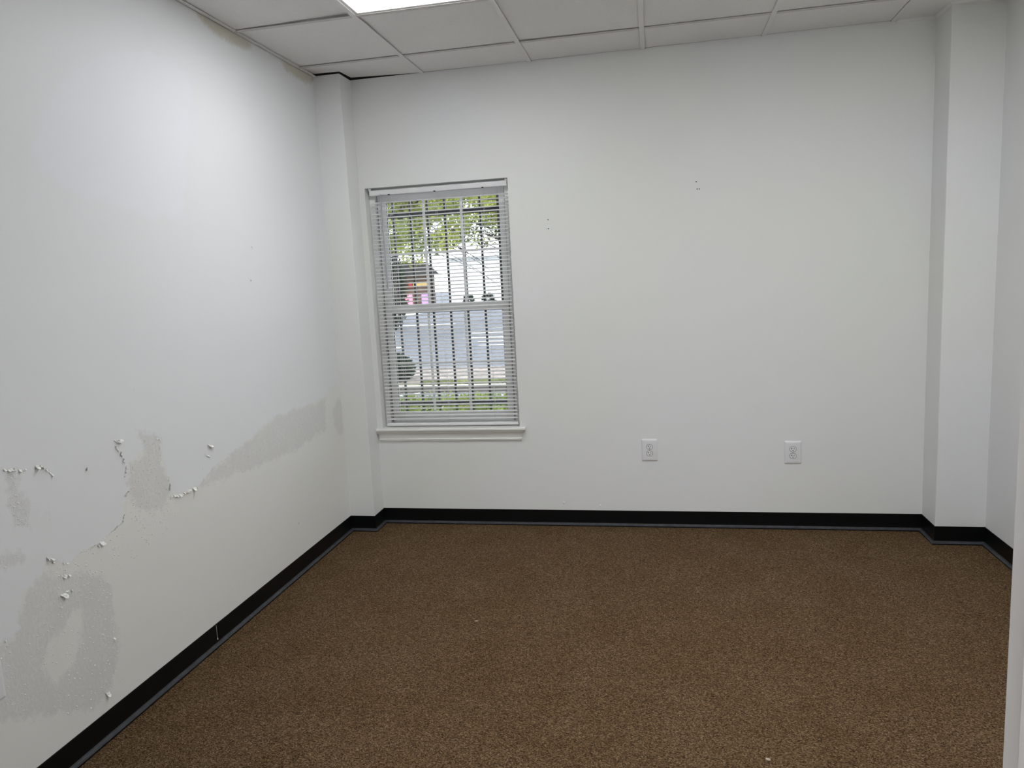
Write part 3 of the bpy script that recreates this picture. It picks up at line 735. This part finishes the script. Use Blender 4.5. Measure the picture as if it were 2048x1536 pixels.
def mark(x0, x1, y, w_, sk=0.0, z=GZ):
    o = MB().rings([[(x0, y-w_/2, z), (x1, y-w_/2+sk, z), (x1, y+w_/2+sk, z), (x0, y+w_/2, z)], [(x0, y-w_/2, z+.004), (x1, y-w_/2+sk, z+.004), (x1, y+w_/2+sk, z+.004), (x0, y+w_/2, z+.004)]]).obj('road_marking', M['line'])
    struct(o)
for x0, y, w_ in ((-3.05, 15.6, .17), (-3.35, 16.8, .22), (-3.95, 18.3, .22), (-4.4, 20.3, .18), (-4.3, 22.6, .22), (-4.2, 31.0, .4)):
    mark(x0, 3, y, w_)
mark(-6.6, -5.35, 15.7, .38); mark(-11, -6.6, 26, .25)
mark(-2.55, -2.05, 6.9, .05, .45); mark(-1.05, -.55, 6.3, .06, .7)

# clipped hedge right outside
hd = tag(empty('hedge', (-.2, 1.3, GZ)), 'clipped green hedge right outside below the window', 'hedge')
MB().box(-3.5, 2.5, .98, 1.58, GZ, .47).obj('twigs', M['dark_leaf'], hd)
n = 30000
hp = np.stack([rg.uniform(-1.6, 1.2, n), rg.uniform(.93, 1.64, n), np.where(rg.random(n) < .6, rg.normal(.505, .024, n), rg.uniform(.0, .50, n))], 1)
leaves('foliage', hp, .016, M['hedge_leaf'], hd, seed=5)['kind'] = 'stuff'

# street trees
def tree(name, tx, x, y, crown, rad, k, m, leaf, seed, mat, label, cat='tree', group=None, twigs=0, tr=.09):
    t = tag(empty(name, (tx, y, GZ)), label, cat, group)
    rr = random.Random(seed)
    MB().tube([(tx, y, GZ), (tx+.05, y, 1.0), (tx+(x-tx)*.12, y+.02, 2.2), (tx+(x-tx)*.35, y, crown-.7), (x, y, crown)], tr, 8, tr*.35).obj('trunk', M['bark'], t, smooth=True)
    for i in range(7):
        f = rr.uniform(.35, 1.0); b0 = (tx+(x-tx)*f, y, crown-.7+.7*(f-.35)/.65)
        a = rr.uniform(0, 6.28)
        e = (x+math.cos(a)*rad[0]*.8, y+math.sin(a)*rad[1]*.8, crown+rr.uniform(-.7, .8)*rad[2])
        mid = ((b0[0]+e[0])/2, (b0[1]+e[1])/2, (b0[2]+e[2])/2+.25)
        MB().tube([b0, mid, e], tr*.42, 6, tr*.1).obj('branch', M['bark'], t, smooth=True)
    leaves('crown', clumps((x, y, crown), rad, k, m, rad[2]*.30, seed), leaf, mat, t, seed=seed)['kind'] = 'stuff'
    for i in range(twigs):
        a = rr.uniform(-.6, .9); L_ = rr.uniform(1.2, 2.6); sx = x+rr.uniform(-.5, 2.0); sz = crown-rad[2]*rr.uniform(.5, .95)
        pts = [(sx+L_*q*math.cos(a), y-.5+.3*q, sz-L_*(.30*q+.25*q*q)) for q in (0, .35, .7, 1)]
        MB().tube(pts, .015, 5, .005).obj('twig', M['bark'], t)
    return t
tree('street_tree', -8.0, -4.95, 18.0, 4.05, (2.9, 1.6, 1.80), 64, 150, .085, 21, M['spring_leaf'], 'spring green street tree filling the left half of the window view', group='trees across the drive', twigs=18, tr=.085)
tree('street_tree', -2.9, -4.6, 22.6, 4.6, (2.5, 1.5, 1.95), 46, 150, .085, 33, M['spring_leaf'], 'yellow green street tree in the right half of the window view', group='trees across the drive', twigs=8, tr=.09)
tree('street_tree', -11.5, -8.4, 25.2, 4.5, (1.9, 1.6, 2.2), 44, 210, .09, 41, M['spring_leaf'], 'farther street tree at the left edge of the window view', group='trees across the drive', tr=.08)
t = tag(empty('conifer', (-8.3, 23.4, GZ)), 'dark narrow evergreen at the left side of the window view', 'tree')
MB().tube([(-8.3, 23.4, GZ), (-8.3, 23.4, 2.6)], .08, 6, .03).obj('trunk', M['bark'], t)
q = ball((-8.3, 23.4, 1.2), (.62, .6, 1.55), 2600, 9)
leaves('foliage', q, .07, M['dark_leaf'], t, seed=9)['kind'] = 'stuff'
t = tag(empty('shrub', (-2.88, 8.25, GZ)), 'dark rounded shrub by the curb at the left of the window', 'shrub')
MB().tube([(-2.88, 8.25, GZ+.05), (-2.88, 8.25, .1)], .03, 6).obj('stem', M['bark'], t)
leaves('foliage', ball((-2.88, 8.25, -.05), (.46, .34, .30), 3600, 12), .035, M['dark_leaf'], t, seed=12)['kind'] = 'stuff'
for i, x in enumerate((-10.9, -9.5, -8.1, -6.6, -5.2, -3.8)):
    c = tag(empty('bush', (x, 45.3, GZ)), 'small dark bush before the white warehouse, '+('leftmost of its row', 'second from the left', 'third from the left', 'fourth from the left', 'fifth from the left', 'rightmost of its row')[i], 'bush', 'bushes along the white warehouse')
    leaves('foliage', ball((x, 45.3, GZ+.45), (.42+.1*(i % 2), .35, .42), 420, 60+i), .09, M['dark_leaf'], c, seed=60+i)['kind'] = 'stuff'
    MB().tube([(x, 45.3, GZ), (x, 45.3, GZ+.4)], .04, 5).obj('stem', M['bark'], c)

# long white warehouse and the small shop with its banners
wh = tag(empty('warehouse', (-2.0, 50, GZ)), 'long white panelled warehouse across the road', 'building')
MB().box(-12.8, 6, 47, 55, GZ, 2.95).obj('wall', plain('white_siding', (.84, .85, .87), .7, .2), wh)
MB().box(-12.7, 6.3, 46.7, 55.3, 2.95, 3.12).obj('roof', plain('pale_roof_edge', (.6, .62, .62), .6, .3), wh)
for k in range(15):
    MB().box(-12.4+k*1.25, -12.36+k*1.25, 46.96, 47, GZ, 2.95).obj('seam', plain('seam_grey', (.62, .64, .66), .6, .2) if k == 0 else bpy.data.materials['seam_grey'], wh)
sh = tag(empty('shop', (-14.8, 43, GZ)), 'low brown shop with dark roof and colourful banners across the road', 'building')
MB().box(-18.5, -12.25, 41, 42.0, GZ, 1.95).obj('wall', plain('brown_brick', (.075, .05, .038), .9, .1, var=.3, scale=3), sh)
mb = MB(); mb.rings([[(-19, 40.5, 1.9), (-19, 42.5, 1.9), (-18.4, 41.5, 2.75)], [(-12.0, 40.5, 1.9), (-12.0, 42.5, 1.9), (-12.6, 41.5, 2.75)]])
mb.obj('roof', plain('dark_shingle_roof', (.018, .017, .017), .9, .1), sh)
for x0, x1, z0_, z1_, col, nm in ((-17.9, -14.6, GZ+.1, 1.05, (.02, .022, .022), 'window'), (-14.0, -13.4, 1.15, 1.42, (.20, .02, .02), 'sign'), (-13.35, -12.4, 1.2, 1.42, (.34, .24, .09), 'sign'),
                                  (-14.0, -13.45, GZ+.05, .72, (.62, .20, .28), 'banner'), (-12.85, -12.3, GZ+.05, .70, (.30, .18, .46), 'banner'), (-16.1, -14.6, 1.55, 1.88, (.35, .70, .72), 'awning')):
    MB().box(x0, x1, 40.9, 40.98, z0_, z1_).obj(nm, plain('shop_'+nm+str(x0), col, .6, .2), sh)
